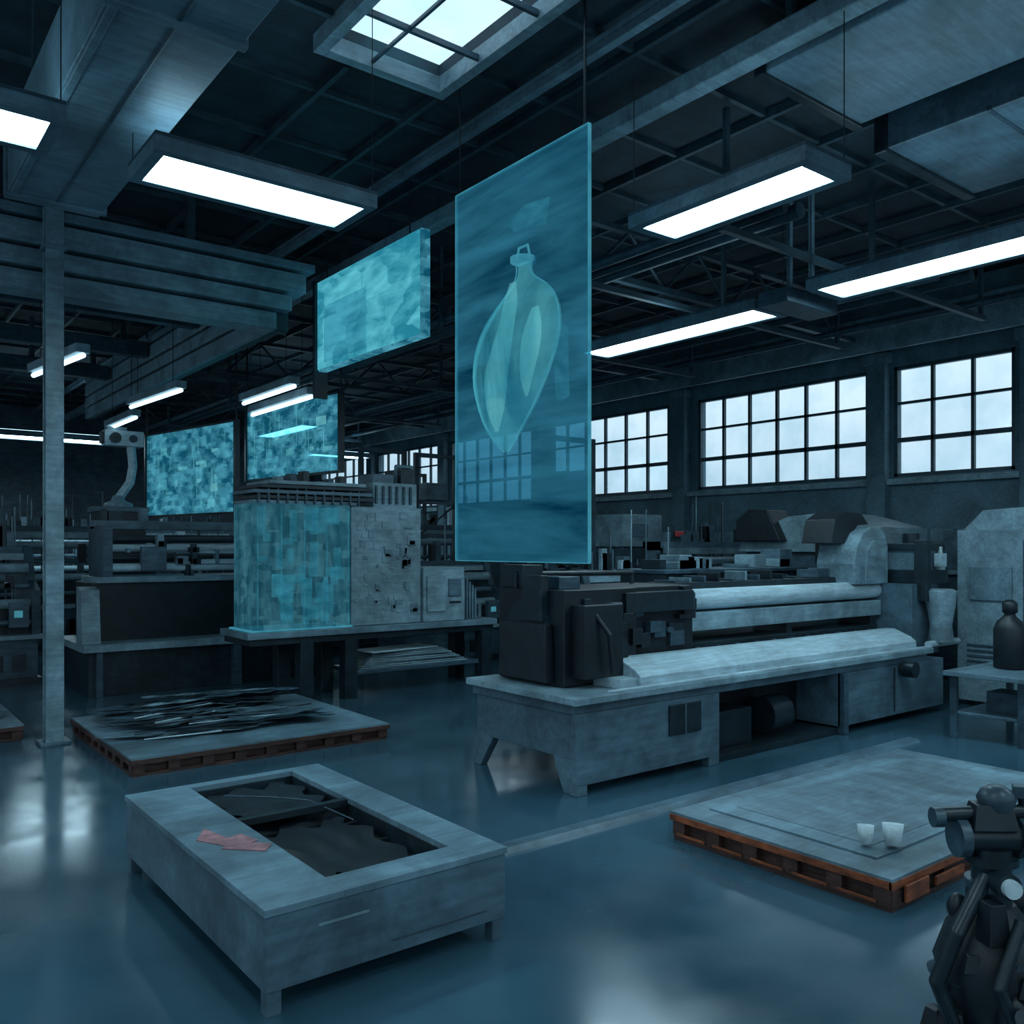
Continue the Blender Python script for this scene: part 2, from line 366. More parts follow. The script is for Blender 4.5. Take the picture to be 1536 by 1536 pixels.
# ------------------------------------------------------------------ holographic panels
H1=holo("hologram_blue_film",(.0,.030,.062),(.035,.20,.30),.55,1.0,(1,.4,2.6),1.0,.3,.70,(.42,.74,.86))
H1e=holo("hologram_edge",(.03,.20,.28),(.08,.34,.44),.6)
H2=holo("hologram_bright_film",(.02,.24,.34),(.13,.58,.70),.85,2.0,(1,.7,2.5),.85,cells=1.5)
H3=holo("hologram_dim_film",(.006,.09,.15),(.09,.38,.50),.65,2.6,(1,1,1.4),.95,.36,.72,cells=5)
H4=holo("hologram_solid",(.010,.060,.09),(.05,.18,.235),.72,2.5,(2.2,2.2,.6),.85,cells=4)
HP=holo("hologram_pod_glow",(.02,.20,.28),(.12,.55,.62),.36,1.6,(1,1.4,.5),1.0,tint=(.75,.95,1))
HQ=holo("hologram_pod_core",(.05,.30,.36),(.22,.66,.70),.42,1.6,(1,1.8,.4),1.0,tint=(.75,.95,1))
HB=holo("hologram_soft_patch",(.01,.10,.15),(.05,.28,.36),.22,2.2,(1,1,2),1.0,tint=(.87,.96,1))

b=B("hologram_display_panel")
X=5.48; y0,y1,z0,z1=5.87,8.0,2.25,6.25
b.box(X-.012,X+.012,y0,y1,z0,z1,H1)
for (a,c,d,e) in ((y0-.008,y0+.006,z0,z1),(y1-.006,y1+.008,z0,z1),(y0,y1,z0-.006,z0+.004),(y0,y1,z1-.004,z1+.006)):
    b.box(X-.016,X+.016,a,c,d,e,H1e)
def interp(rows,n=26):
    # smooth the outline (Catmull-Rom) so the vessel has a continuous curve
    out=[]; m=len(rows)
    for i in range(n+1):
        t=i/n*(m-1); k=min(int(t),m-2); f=t-k
        p=[rows[max(0,k-1)],rows[k],rows[k+1],rows[min(m-1,k+2)]]
        out.append(tuple(.5*((2*p[1][j])+(-p[0][j]+p[2][j])*f+(2*p[0][j]-5*p[1][j]+4*p[2][j]-p[3][j])*f*f+(-p[0][j]+3*p[1][j]-3*p[2][j]+p[3][j])*f**3) for j in range(3)))
    return out
def pod(b,rows,x,m,bul):
    vs=[];fs=[];K=16
    for (z,ya,yb) in rows:
        c=(ya+yb)/2; w=(ya-yb)/2
        for k in range(K+1):
            u=-1+2*k/K
            vs.append((x-bul*math.sqrt(max(0,1-u*u))*min(1,w/.6)-.02, c-u*w, z))
    for j in range(len(rows)-1):
        for k in range(K): fs.append((j*(K+1)+k,j*(K+1)+k+1,(j+1)*(K+1)+k+1,(j+1)*(K+1)+k))
    b.add(vs,fs,m,True)
rows=interp([(3.36,7.08,7.02),(3.52,7.30,6.86),(3.8,7.50,6.60),(4.15,7.60,6.36),(4.45,7.55,6.24),(4.70,7.36,6.26),(4.90,7.10,6.40),(5.02,6.94,6.58),(5.10,6.88,6.66),(5.22,6.88,6.66)])
pod(b,rows,X,HP,.22)
core=interp([(3.55,7.06,7.0),(3.8,7.2,6.9),(4.1,7.24,6.85),(4.35,7.14,6.80),(4.6,7.0,6.74),(4.8,6.92,6.70),(4.98,6.82,6.72)])
pod(b,core,X-.16,HQ,.08)
side=interp([(3.85,6.60,6.56),(4.05,6.68,6.48),(4.3,6.68,6.38),(4.5,6.62,6.36),(4.68,6.50,6.40)])
pod(b,side,X-.14,HQ,.05)
b.tube([(X-.05,y_,z_) for z_,y_,_ in rows],.007,H1e,6); b.tube([(X-.05,y_,z_) for z_,_,y_ in rows],.007,H1e,6)
b.cyl((X-.05,6.77,5.2),(X-.05,6.77,5.25),.13,H1e,seg=16)
b.tube([(X-.05,6.87,5.25),(X-.05,6.84,5.36),(X-.05,6.70,5.36),(X-.05,6.67,5.25)],.012,H1e,8)
def blob(b,pts,m,dx=.03): b.prism(pts,'x',X-dx,X-dx+.01,m)
blob(b,[(6.45,5.5),(6.95,5.56),(7.05,5.66),(6.8,5.78),(6.4,5.74)],HB)
blob(b,[(6.12,3.8),(6.30,3.76),(6.34,4.3),(6.24,4.52),(6.14,4.45)],HB)
b.cyl((X,y0+.06,z1),(X,y0+.06,7.4),.015,M_dark,seg=8); b.cyl((X,y1-.06,z1),(X,y1-.06,7.4),.006,M_black,seg=8)
b.done(0)
b=B("hologram_display_panel")
b.box(6.0,6.02,9.62,12.56,5.13,6.47,H2); b.box(6.03,6.16,9.6,12.58,5.11,6.49,H3)
b.box(5.98,5.995,11.0,12.3,5.2,6.05,HB)
b.cyl((6.04,9.9,6.49),(6.04,9.9,7.23),.012,M_dark,seg=8); b.cyl((6.04,12.3,6.49),(6.04,12.3,7.23),.012,M_dark,seg=8)
b.box(5.96,6.18,12.58,12.64,4.7,6.5,M_dark)
b.done(0)
def screen(p0,p1,z0,z1,m,leg=0):
    b=B("hologram_display_panel"); p0=Vector((*p0,0)); p1=Vector((*p1,0)); d=(p1-p0).normalized(); s_=Vector((-d.y,d.x,0))*.02
    b.prism([tuple((p0-s_)[:2]),tuple((p1-s_)[:2]),tuple((p1+s_)[:2]),tuple((p0+s_)[:2])],'z',z0,z1,m)
    for (a,c) in ((z0-.05,z0),(z1,z1+.04)):
        b.prism([tuple((p0-s_*2)[:2]),tuple((p1-s_*2)[:2]),tuple((p1+s_*2)[:2]),tuple((p0+s_*2)[:2])],'z',a,c,M_dark)
    for q in (p0,p1): b.box(q.x-.05,q.x+.05,q.y-.05,q.y+.05,z0-.05,z1+.04,M_dark)
    rnd=random.Random(int(z0*100)); sg=1 if s_.x<0 else -1
    for k in range(34):
        a=rnd.uniform(.04,.85); wd=rnd.uniform(.005,.10) if k%3 else .006
        q=p0.lerp(p1,a)+s_*1.4*sg; r=p0.lerp(p1,min(.97,a+wd))+s_*1.4*sg; zz=rnd.uniform(z0+.1,z1-.5); hh=rnd.uniform(.03,.2) if k%3 else rnd.uniform(.3,.9)
        hh=min(hh,z1-zz-.05)
        b.add([(q.x,q.y,zz),(r.x,r.y,zz+.02),(r.x,r.y,zz+hh),(q.x,q.y,zz+hh)],[(0,1,2,3)],HB if k%3==1 else HQ)
    for q in (p0,p1): b.cyl((q.x,q.y,z1),(q.x,q.y,7.38),.02,M_dark,seg=8)
    b.done(0)
screen((5.92,21.4),(6.64,17.65),3.12,4.96,H3)
screen((7.39,19.0),(7.85,15.4),3.88,5.36,H3)

# ------------------------------------------------------------------ central bench + hologram block + control machine
b=B("machine_bench")
b.box(4.85,9.4,12.45,13.6,1.03,1.13,M_steel); b.box(4.9,9.35,12.5,13.55,.93,1.03,M_dark)
for x_ in (5.8,6.55,9.2):
    for y_ in (12.6,13.45): b.box(x_-.11,x_+.11,y_-.11,y_+.11,0,1.03,M_dark)
b.box(6.7,9.1,12.6,13.45,.35,.42,M_mid)
for k in range(9): b.box(6.8+k*.03,8.9-k*.06,12.65+.02*(k%3),13.3,.42+k*.028,.44+k*.028,M_light,rz=.02*((k%3)-1))
b.box(6.9,8.3,12.62,13.2,.68,.70,M_pale,rz=.12)
b.done(.01)
b=B("hologram_machine_block")
b.box(4.98,6.55,12.55,13.35,1.15,3.05,H4)
rnd=random.Random(3)
for k in range(46):
    x_=5.0+rnd.random()*1.35; z_=1.2+rnd.random()*1.6; b.box(x_,x_+rnd.uniform(.03,.2),12.50,12.545,z_,min(3.0,z_+rnd.uniform(.05,.5)),HB)
for k in range(5): b.box(5.02+.37*k,5.03+.37*k,12.49,12.53,1.2,3.0,HB)
b.box(4.92,6.58,12.5,13.4,1.135,1.16,H1e)
for i,(a,c,z,m) in enumerate(((5.0,6.75,3.05,M_steel),(5.05,7.0,3.12,M_dark),(4.98,6.95,3.2,M_grey),(5.08,6.9,3.28,M_dark),(5.2,6.8,3.34,M_light))):
    b.box(a,c,12.6-.03*i,13.4,z,z+.055,m)
for k in range(12): b.box(5.05+k*.15,5.08+k*.15,12.55,12.6,3.05,3.22+.08*(k%3),M_mid)
for k in range(7): b.box(5.2+k*.21,5.3+k*.21,12.7,12.9,3.395,3.42+.05*(k%4),(M_dark,M_light,M_mid)[k%3])
b.done(.006)
b=B("control_machine_cabinet")
b.box(6.6,7.9,12.6,13.4,1.135,3.04,M_light); b.box(7.05,7.88,12.7,13.35,3.04,3.45,M_light); b.box(7.1,7.5,12.8,13.3,3.45,3.6,M_grey)
b.box(7.92,8.75,12.55,13.35,1.135,2.05,M_light); b.box(7.98,8.35,12.52,12.56,1.3,1.9,M_light); b.box(8.42,8.68,12.52,12.56,1.55,1.85,M_grey)
for k in range(4): b.cyl((8.46+.06*k,12.5,1.45),(8.46+.06*k,12.56,1.45),.018,M_dark,seg=10)
rnd=random.Random(8)
for k in range(60):
    x_=6.63+rnd.random()*1.1; z_=1.2+rnd.random()*1.65; b.box(x_,x_+rnd.uniform(.02,.16),12.585,12.605,z_,z_+rnd.uniform(.02,.16),rnd.choice([M_light,M_light,M_steel,M_light,M_steel]))
for k in range(6): b.box(7.08+k*.13,7.12+k*.13,12.66,12.70,3.1,3.4,M_mid)
b.tube([(7.6,12.9,3.4),(7.6,12.9,3.75),(7.9,12.9,3.75),(7.9,12.9,3.0)],.035,M_steel)
b.box(7.6,7.85,12.75,13.3,3.45,3.7,M_dark)
for k in range(5): b.box(8.85+.06*k,8.88+.06*k,12.7,13.3,1.135,1.9-.06*k,M_steel)
b.done(.008)

# ------------------------------------------------------------------ pallets
def pallet(name,x0,x1,y0,y1,h,top,side,slots=6,edge=None):
    b=B(name); 
    b.box(x0,x1,y0,y1,h-.05,h,top); b.box(x0+.02,x1-.02,y0+.02,y1-.02,.0,.035,side)
    L=x1-x0; W=y1-y0
    for k in range(slots+1):
        x_=x0+.02+(L-.16)*k/slots; b.box(x_,x_+.12,y0+.01,y0+.13,.035,h-.05,side); b.box(x_,x_+.12,y1-.13,y1-.01,.035,h-.05,side)
        y_=y0+.02+(W-.16)*k/slots; b.box(x0+.01,x0+.13,y_,y_+.12,.035,h-.05,side); b.box(x1-.13,x1-.01,y_,y_+.12,.035,h-.05,side)
    b.box(x0+.07,x1-.07,y0+.07,y1-.07,.035,h-.05,M_wood)
    b.box(x0-.01,x1+.01,y0-.01,y0+.02,h-.07,h-.02,edge or side); b.box(x0-.01,x0+.02,y0,y1,h-.07,h-.02,edge or side)
    return b
def rag(b,cx,cy,w,d,z,m,rot,seed,amp=.05):
    r=random.Random(seed); N=12; vs=[];fs=[]
    ph=[r.uniform(0,6) for _ in range(4)]
    for i in range(N+1):
        for j in range(N+1):
            u=(i/N-.5)*w*(1+.15*math.sin(j*1.3+ph[0])); v=(j/N-.5)*d*(1+.2*math.sin(i*1.1+ph[1]))
            zz=z+amp*(.5+.5*math.sin(i*1.7+ph[2]+j*.3))*(.5+.5*math.sin(j*.9+ph[3]))+r.uniform(0,amp*.2)
            x_=cx+u*math.cos(rot)-v*math.sin(rot); y_=cy+u*math.sin(rot)+v*math.cos(rot); vs.append((x_,y_,zz))
    for i in range(N):
        for j in range(N): fs.append((i*(N+1)+j,(i+1)*(N+1)+j,(i+1)*(N+1)+j+1,i*(N+1)+j+1))
    b.add(vs,fs,m,True)
b=pallet("material_pallet",2.5,5.55,9.6,12.4,.2,M_steel,M_wood,8,M_wood)
rnd=random.Random(5)
mm=[M_debris,M_mid,M_dark,M_light,M_black,M_sheet]
for k in range(26):
    ty=rnd.random(); rag(b,rnd.uniform(3.25,4.6),10.25+ty*1.7,rnd.uniform(.9,1.7),rnd.uniform(.12,.5),.215+k*.0035+.14*ty*ty,mm[k%6],rnd.uniform(-.45,.15),k,.022)
for k in range(18):
    x_=rnd.uniform(2.7,4.0); y_=rnd.uniform(9.9,11.6); a=rnd.uniform(-.4,.4); L=rnd.uniform(.7,1.4); zz=.225+.16*((y_-9.9)/2)**2+.05
    b.cyl((x_,y_,zz),(x_+L*math.cos(a),y_+L*math.sin(a),zz+.01),.009,rnd.choice([M_pale,M_mid,M_black]),seg=6)
b.done(0)
b=pallet("material_pallet",-.6,1.95,12.3,15.2,.2,M_sheet,M_wood,5)
rag(b,.8,13.6,1.8,1.6,.21,M_debris,.2,44,.06)
b.done(.006)

# ------------------------------------------------------------------ foreground work table
b=B("steel_work_table")
x0,x1,y0,y1,zt=1.75,3.3,4.27,6.9,.56
ox0,ox1,oy0,oy1=2.20,3.02,4.50,6.80
b.box(x0,ox0,y0,y1,zt-.04,zt,M_steel); b.box(ox1,x1,y0,y1,zt-.04,zt,M_steel); b.box(ox0,ox1,y0,oy0,zt-.04,zt,M_steel); b.box(ox0,ox1,oy1,y1,zt-.04,zt,M_steel)
b.box(x0+.01,x1-.01,y0+.01,y0+.04,.13,zt-.04,M_grey); b.box(x0+.01,x1-.01,y1-.04,y1-.01,.13,zt-.04,M_grey)
b.box(x0+.01,x0+.04,y0+.04,y1-.04,.13,zt-.04,M_grey); b.box(x1-.04,x1-.01,y0+.04,y1-.04,.13,zt-.04,M_grey)
b.box(ox0,ox1,oy0,oy1,.36,.40,M_black)
b.box(ox0-.01,ox0,oy0,oy1,.33,zt-.04,M_dark); b.box(ox1,ox1+.01,oy0,oy1,.33,zt-.04,M_dark); b.box(ox0,ox1,oy0-.01,oy0,.33,zt-.04,M_dark); b.box(ox0,ox1,oy1,oy1+.01,.33,zt-.04,M_dark)
b.box(ox0,ox1,5.82,5.88,zt-.06,zt-.01,M_dark)
for k in range(5): b.box(ox0+.02,ox1-.02,4.75+k*.22,4.77+k*.22,.40,.44,M_black)
b.tube([(2.35,6.5,.54),(2.6,6.2,.555),(2.8,6.0,.54),(2.9,5.5,.50)],.006,M_mid,8)
rag(b,2.61,6.33,.70,.80,.49,M_black,.0,9,.025); rag(b,2.61,5.2,.66,1.1,.44,M_black,.0,10,.03)
for (xx,yy) in ((x0+.02,y0+.02),(x1-.10,y0+.02),(x0+.02,y1-.10),(x1-.10,y1-.10)):
    b.box(xx,xx+.08,yy,yy+.08,0,.2,M_grey)
b.box(2.05,2.35,y0+.003,y0+.012,.40,.415,M_light); b.box(2.5,3.15,y0+.003,y0+.012,.2,.21,M_mid)
b.box(x0+.1,x1-.1,y0+.1,y1-.1,.14,.17,M_black)
b.prism([(1.83,5.55),(1.98,5.26),(2.14,5.32),(2.1,5.5),(2.0,5.48),(1.95,5.75)],'z',zt,zt+.006,M_red)
b.prism([(1.90,5.30),(2.10,5.1),(2.18,5.2),(2.0,5.38)],'z',zt,zt+.009,M_red)
b.done(.008)

# ------------------------------------------------------------------ right pallet
b=pallet("timber_pallet_platform",5.48,9.1,2.99,4.9,.23,M_sheet,M_wood,5,M_orange)
b.box(5.75,8.9,3.25,4.72,.23,.245,M_steel)
b.box(5.95,8.7,3.4,4.6,.245,.25,M_sheet)
for k in range(5):
    y_=3.1+k*.36; b.box(5.465,5.475,y_,y_+.28,.05,.07,M_orange)
b.box(5.6,5.9,2.955,2.975,.06,.17,M_orange); b.box(6.0,6.4,2.955,2.975,.08,.14,M_orange)
b.done(.006)
for (x_,y_,h_,r_) in ((5.90,3.42,.13,.06),(6.02,3.28,.15,.075)):
    b=B("paper_cup"); b.lathe((x_,y_,.266),(.15,.1,1),[(0,r_*.7),(h_,r_),(h_,r_*.9),(.02,r_*.62)],M_paper,16); b.done(0)
b=B("cable_cover_strip"); b.prism([(5.42,0),(5.62,0),(5.58,.04),(5.46,.04)],'x',3.6,10.6,M_grey); b.done(0)

# ------------------------------------------------------------------ main right machine
b=B("industrial_roller_machine")
b.prism([(5.6,6.2),(12.5,6.2),(12.5,8.0),(5.6,8.0)],'z',.88,.95,M_light)
b.box(5.66,12.45,6.28,7.95,.78,.88,M_grey)
b.box(5.68,5.76,6.32,7.9,.34,.79,M_grey)
b.prism([(7.6,.34),(7.9,.34),(7.96,0),(7.84,0)],'x',5.68,5.78,M_grey)
b.prism([(6.32,.34),(6.62,.34),(6.46,0),(6.32,0)],'x',5.68,5.78,M_grey)
b.box(5.66,7.78,6.24,6.32,.1,.79,M_grey); b.box(5.66,5.80,6.24,6.34,0,.1,M_grey); b.box(7.6,7.78,6.24,6.34,0,.1,M_grey)
b.box(5.82,7.72,6.32,7.9,.36,.78,M_mid)
b.box(6.95,7.45,6.215,6.242,.42,.74,M_dark); b.box(7.18,7.2,6.205,6.22,.42,.74,M_grey)
b.box(7.78,10.2,6.9,7.8,.05,.78,M_black); b.box(7.78,10.2,6.3,7.8,0,.08,M_dark)
b.cyl((9.0,6.6,.35),(9.4,6.6,.35),.22,M_dark); b.box(8.1,8.7,6.5,6.9,.08,.5,M_dark)
b.box(10.2,12.9,6.26,7.95,.1,.78,M_grey); b.box(10.3,10.32,6.24,6.26,.15,.75,M_dark); b.box(11.5,11.52,6.24,6.26,.15,.75,M_dark)
b.box(10.2,10.3,6.2,6.3,0,.78,M_mid)
b.prism([(6.3,.95),(6.75,.95),(6.75,1.22),(6.62,1.22),(6.38,1.12),(6.3,1.06)],'x',6.6,12.2,M_pale)
b.box(6.35,6.6,6.35,6.75,.95,1.05,M_pale)
b.box(6.1,12.5,6.22,6.28,.95,.98,M_pale)
b.box(6.0,12.3,6.95,7.9,.95,1.25,M_dark)
for k in range(16): b.box(6.3+k*.38,6.36+k*.38,6.9,6.95,.97,1.2,M_mid)
b.box(8.1,12.5,7.0,7.4,1.38,1.60,M_light); b.cyl((8.0,7.15,1.75),(12.6,7.15,1.75),.13,M_pale,seg=24)
b.cyl((7.92,7.15,1.75),(8.02,7.15,1.75),.17,M_dark); b.box(8.2,12.4,7.3,7.75,1.5,1.95,M_dark)
for x_ in (8.15,10.2,12.3): b.box(x_,x_+.12,7.05,7.6,1.2,1.5,M_dark)
b.box(5.95,7.0,6.75,7.85,.96,1.95,M_black); b.box(7.0,8.05,6.85,7.8,1.2,1.95,M_black)
b.box(6.05,6.6,6.55,6.76,1.05,1.8,M_black); b.cyl((5.9,7.3,1.5),(5.96,7.3,1.5),.35,M_dark,seg=24)
b.box(5.82,5.95,6.9,7.7,1.0,1.6,M_black,taper=.02); b.box(5.85,5.95,7.0,7.3,1.62,2.1,M_dark); b.box(6.0,6.3,7.5,7.9,1.95,2.2,M_dark)
b.cyl((6.6,6.62,1.3),(6.6,6.8,1.3),.16,M_dark); b.box(6.8,7.9,6.7,6.86,1.68,1.9,M_dark)
b.tube([(6.2,6.6,1.75),(6.3,6.45,1.5),(6.35,6.45,1.1)],.025,M_black); b.tube([(5.99,7.6,1.95),(5.99,7.6,2.1),(7.8,7.6,2.08),(7.8,7.6,1.9)],.03,M_dark)
r=random.Random(77)
for k in range(30):
    x_=r.uniform(6.0,7.9); z_=r.uniform(1.0 if x_<6.9 else 1.25,1.8); yy=6.72 if x_<6.9 else 6.82
    b.box(x_,x_+r.uniform(.05,.25),yy-r.uniform(.0,.08),yy+.05,z_,z_+r.uniform(.04,.2),r.choice([M_black,M_dark,M_dark,M_mid]))
b.box(6.1,6.4,7.0,7.4,1.95,2.08,M_mid)
for k in range(14): b.box(8.3+k*.28,8.34+k*.28,7.35,7.7,1.95,1.95+r.uniform(.02,.14),r.choice([M_dark,M_light,M_mid]))
b.prism([(11.78,1.85),(11.74,2.15),(11.82,2.42),(11.98,2.6),(12.2,2.69),(12.42,2.68),(12.58,2.58),(12.66,2.4),(12.66,1.85)],'y',6.98,7.6,M_light)
b.prism([(11.98,1.9),(12.05,2.35),(12.22,2.5),(12.32,2.3),(12.28,1.9)],'y',6.95,6.99,M_light)
b.prism([(11.5,2.45),(11.9,2.45),(12.2,2.72),(12.5,2.74),(12.3,2.9),(11.9,2.92),(11.6,2.8)],'y',7.2,7.7,M_black)
b.prism([(6.95,1.85),(7.65,1.85),(7.6,2.3),(7.0,2.3)],'x',11.9,12.6,M_steel)
b.box(12.55,13.35,6.55,7.6,.8,1.85,M_grey); b.box(12.75,13.45,6.45,7.3,1.85,2.05,M_dark); b.box(12.8,13.4,6.55,7.2,2.05,2.35,M_steel)
b.box(12.75,13.45,6.5,7.25,2.35,2.45,M_dark); b.cyl((13.0,6.8,2.45),(13.0,6.8,2.6),.12,M_dark)
b.box(12.7,12.82,6.4,6.6,1.6,2.5,M_dark); b.box(13.1,13.3,6.4,6.5,2.1,2.3,M_pale)
b.lathe((12.95,6.32,1.0),(0,0,1),[(0,.18),(.25,.15),(.55,.2),(.75,.22),(.78,.16)],M_light,20)
b.cyl((12.6,6.34,.98),(13.5,6.34,.98),.05,M_pale)
b.cyl((11.7,6.22,.72),(11.7,6.05,.72),.11,M_dark)
b.cyl((13.35,6.7,1.6),(13.5,6.7,1.6),.14,M_dark); b.lathe((13.3,6.5,2.05),(0,0,1),[(0,.07),(.2,.07),(.25,.03),(.35,.03)],M_paper,14)
b.done(.012)

b=B("electrical_cabinet")
b.box(13.62,15.6,3.6,6.4,.08,2.65,M_light); b.box(13.7,15.5,3.7,6.3,0,.08,M_dark)
b.prism([(3.6,2.65),(6.4,2.65),(6.1,2.95),(5.2,3.0),(4.2,2.8)],'x',13.8,15.5,M_light)
for y_ in (4.5,5.45): b.box(13.60,13.625,y_-.01,y_+.01,.2,2.5,M_mid)
b.box(13.58,13.62,5.6,6.2,1.6,2.1,M_steel); b.box(13.58,13.62,4.65,5.2,1.5,1.9,M_steel)
for k in range(6): b.box(13.6,13.63,5.6,6.25,.5+k*.08,.54+k*.08,M_mid)
b.tube([(13.55,5.0,2.4),(13.5,4.9,1.4),(13.55,4.8,.5)],.03,M_dark)
b.done(.02)
b=B("side_work_table")
b.box(11.1,12.9,4.4,5.4,.78,.84,M_steel); b.box(11.2,12.8,4.5,5.3,.3,.34,M_grey)
for x_ in (11.2,12.8):
    for y_ in (4.5,5.3): b.box(x_-.04,x_+.04,y_-.04,y_+.04,0,.78,M_mid)
b.box(11.4,11.8,4.6,5.0,.34,.6,M_mid)
b.done(.008)
b=B("gas_cylinder")
b.lathe((11.95,4.95,.842),(0,0,1),[(0,.17),(.02,.19),(.5,.19),(.6,.15),(.66,.08),(.7,.06),(.72,.09),(.84,.09),(.88,.04)],M_black,20)
b.cyl((11.9,4.95,1.6),(12.12,4.95,1.6),.025,M_mid)
b.done(0)

# ------------------------------------------------------------------ background machines
def press(name,x0,x1,y0,y1,h,seed,base=M_mid,body=M_dark,hi=M_light):
    r=random.Random(seed); b=B(name); L=x1-x0; W=y1-y0
    b.box(x0,x1,y0,y1,0,.12,M_dark); b.box(x0+.05,x1-.05,y0+.1,y1-.1,.12,h*.33,base)
    b.box(x0-.02,x1+.02,y0,y1,h*.33,h*.36,hi)
    b.box(x0+.15,x1-.15,y0+.35,y1-.1,h*.36,h*.58,body)
    for xx in (x0,x1-.14):
        b.prism([(y0+.1,h*.36),(y1-.05,h*.36),(y1-.05,h),(y0+W*.5,h),(y0+W*.35,h*.75),(y0+.12,h*.68)],'x',xx,xx+.14,base)
    for k in range(4):
        z=h*(.45+.13*k); y_=y0+.2+.1*k; b.cyl((x0+.14,y_,z),(x1-.14,y_,z),.05+.04*(k%2),hi if k%2 else M_grey,seg=14)
    b.box(x0,x1,y0+W*.55,y1-.05,h*.93,h,base); b.box(x0,x1,y0+W*.5,y0+W*.55,h*.9,h*.95,hi)
    for k in range(int(L*10)):
        xx=x0+.15+r.random()*(L-.5); w=r.uniform(.03,.22); z=r.choice([h*.36,h*.58,h*.7,h,h]); hh=r.uniform(.05,.45)
        yy=y0+W*.55 if z>=h*.58 else y0+.12
        if z==h*.7: yy=y0+.3
        b.box(xx,xx+w,yy,yy+r.uniform(.06,.22),z,z+hh,r.choice([M_dark,M_grey,hi,base,M_black,M_pale,M_dark]))
    for k in range(int(L*4)):
        xx=x0+.2+r.random()*(L-.4); b.cyl((xx,y0+W*.6,h*.58),(xx,y0+W*.6,h+r.uniform(.1,1.1)),.014,r.choice([M_grey,M_dark,hi]),seg=6)
    for k in range(int(L*3)):
        xx=x0+.15+r.random()*(L-.5); b.box(xx,xx+r.uniform(.08,.3),y0+.06,y0+.11,h*.1,h*r.uniform(.2,.31),r.choice([M_dark,M_grey,M_mid,M_black]))
    b.box(x1-.5,x1-.2,y0-.01,y0+.1,h*.42,h*.6,M_grey); b.box(x1-.43,x1-.3,y0-.02,y0-.005,h*.49,h*.54,M_screen)
    return b.done(0)
b=B("wide_format_press")
b.box(3.2,7.6,15.0,17.0,.72,.84,M_light); b.box(3.3,7.5,15.15,16.9,0,.72,M_dark)
b.box(3.4,3.5,15.05,15.15,0,.72,M_mid); b.box(5.6,5.75,15.02,15.15,0,.72,M_mid)
b.box(3.45,7.4,15.6,16.8,.84,1.8,M_black); b.prism([(15.2,.84),(15.6,.84),(15.6,1.75),(15.3,1.7)],'x',3.22,3.5,M_light)
b.box(3.5,7.3,15.5,16.6,1.8,1.9,M_light)
for k in range(4): b.cyl((3.7,15.6+.12*k,2.05+.16*k),(7.3,15.6+.12*k,2.05+.16*k),.07,M_pale if k%2==0 else M_dark,seg=16)
b.box(3.6,3.75,15.5,16.5,1.9,2.75,M_mid); b.box(7.25,7.4,15.5,16.5,1.9,2.75,M_mid); b.box(3.6,7.4,16.1,16.4,2.7,2.85,M_grey)
b.box(4.2,4.6,15.45,15.6,2.0,2.4,M_grey); b.box(5.1,6.3,15.5,15.6,2.1,2.18,M_pale); b.box(5.1,6.3,15.5,15.6,2.28,2.33,M_pale)
r=random.Random(52)
for k in range(26):
    x_=r.uniform(3.7,7.0); z_=r.choice([1.9,2.1,2.3,2.85,2.85]); yy=16.15 if z_>2.5 else 15.46
    b.box(x_,x_+r.uniform(.04,.25),yy,yy+.15,z_,z_+r.uniform(.05,.35),r.choice([M_dark,M_steel,M_light,M_mid,M_black]))
b.done(.006)
press("textile_press",.2,3.0,17.2,19.0,2.4,1); press("textile_press",-2.5,.0,16.8,18.4,2.2,2)
press("textile_press",2.2,6.2,22.6,24.4,2.9,3); press("textile_press",6.8,10.2,22.0,23.8,2.7,4)
press("textile_press",8.3,11.6,18.4,20.0,2.4,5); press("textile_press",11.9,15.6,19.4,21.2,3.0,6)
press("textile_press",3.2,7.0,29.0,31,3.0,7); press("textile_press",8,13,29.5,31,3.0,8)
press("packing_machine",9.0,11.5,14.9,16.2,2.1,9); press("packing_machine",12.2,15.6,15.4,16.8,2.6,10)
press("packing_machine",9.9,12.4,10.2,11.4,2.0,11); press("packing_machine",13.2,16.2,11.4,12.6,2.5,12,M_grey)
# inspection camera head on a curved arm
b=B("inspection_camera_arm")
x_,y_=4.9,19.6
b.box(x_-.5,x_+.4,y_-.4,y_+.4,0,3.2,M_dark); b.box(x_-.55,x_+.45,y_-.45,y_+.45,3.12,3.22,M_grey)
b.lathe((x_-.05,y_,3.22),(0,0,1),[(0,.28),(.08,.28),(.14,.14),(.25,.1)],M_light)
b.tube([(x_-.05,y_,3.4),(x_+.18,y_,3.75),(x_+.24,y_,4.1),(x_+.2,y_,4.5)],.09,M_pale,14)
b.box(x_-.35,x_+.42,y_-.16,y_+.16,4.5,4.82,M_pale); b.box(x_-.4,x_-.35,y_-.12,y_+.12,4.54,4.78,M_dark)
b.cyl((x_-.15,y_-.22,4.66),(x_-.15,y_-.16,4.66),.11,M_dark); b.cyl((x_+.2,y_-.2,4.66),(x_+.2,y_-.16,4.66),.08,M_mid); b.box(x_-.3,x_+.1,y_-.1,y_+.1,4.82,4.9,M_light)
b.done(.01)
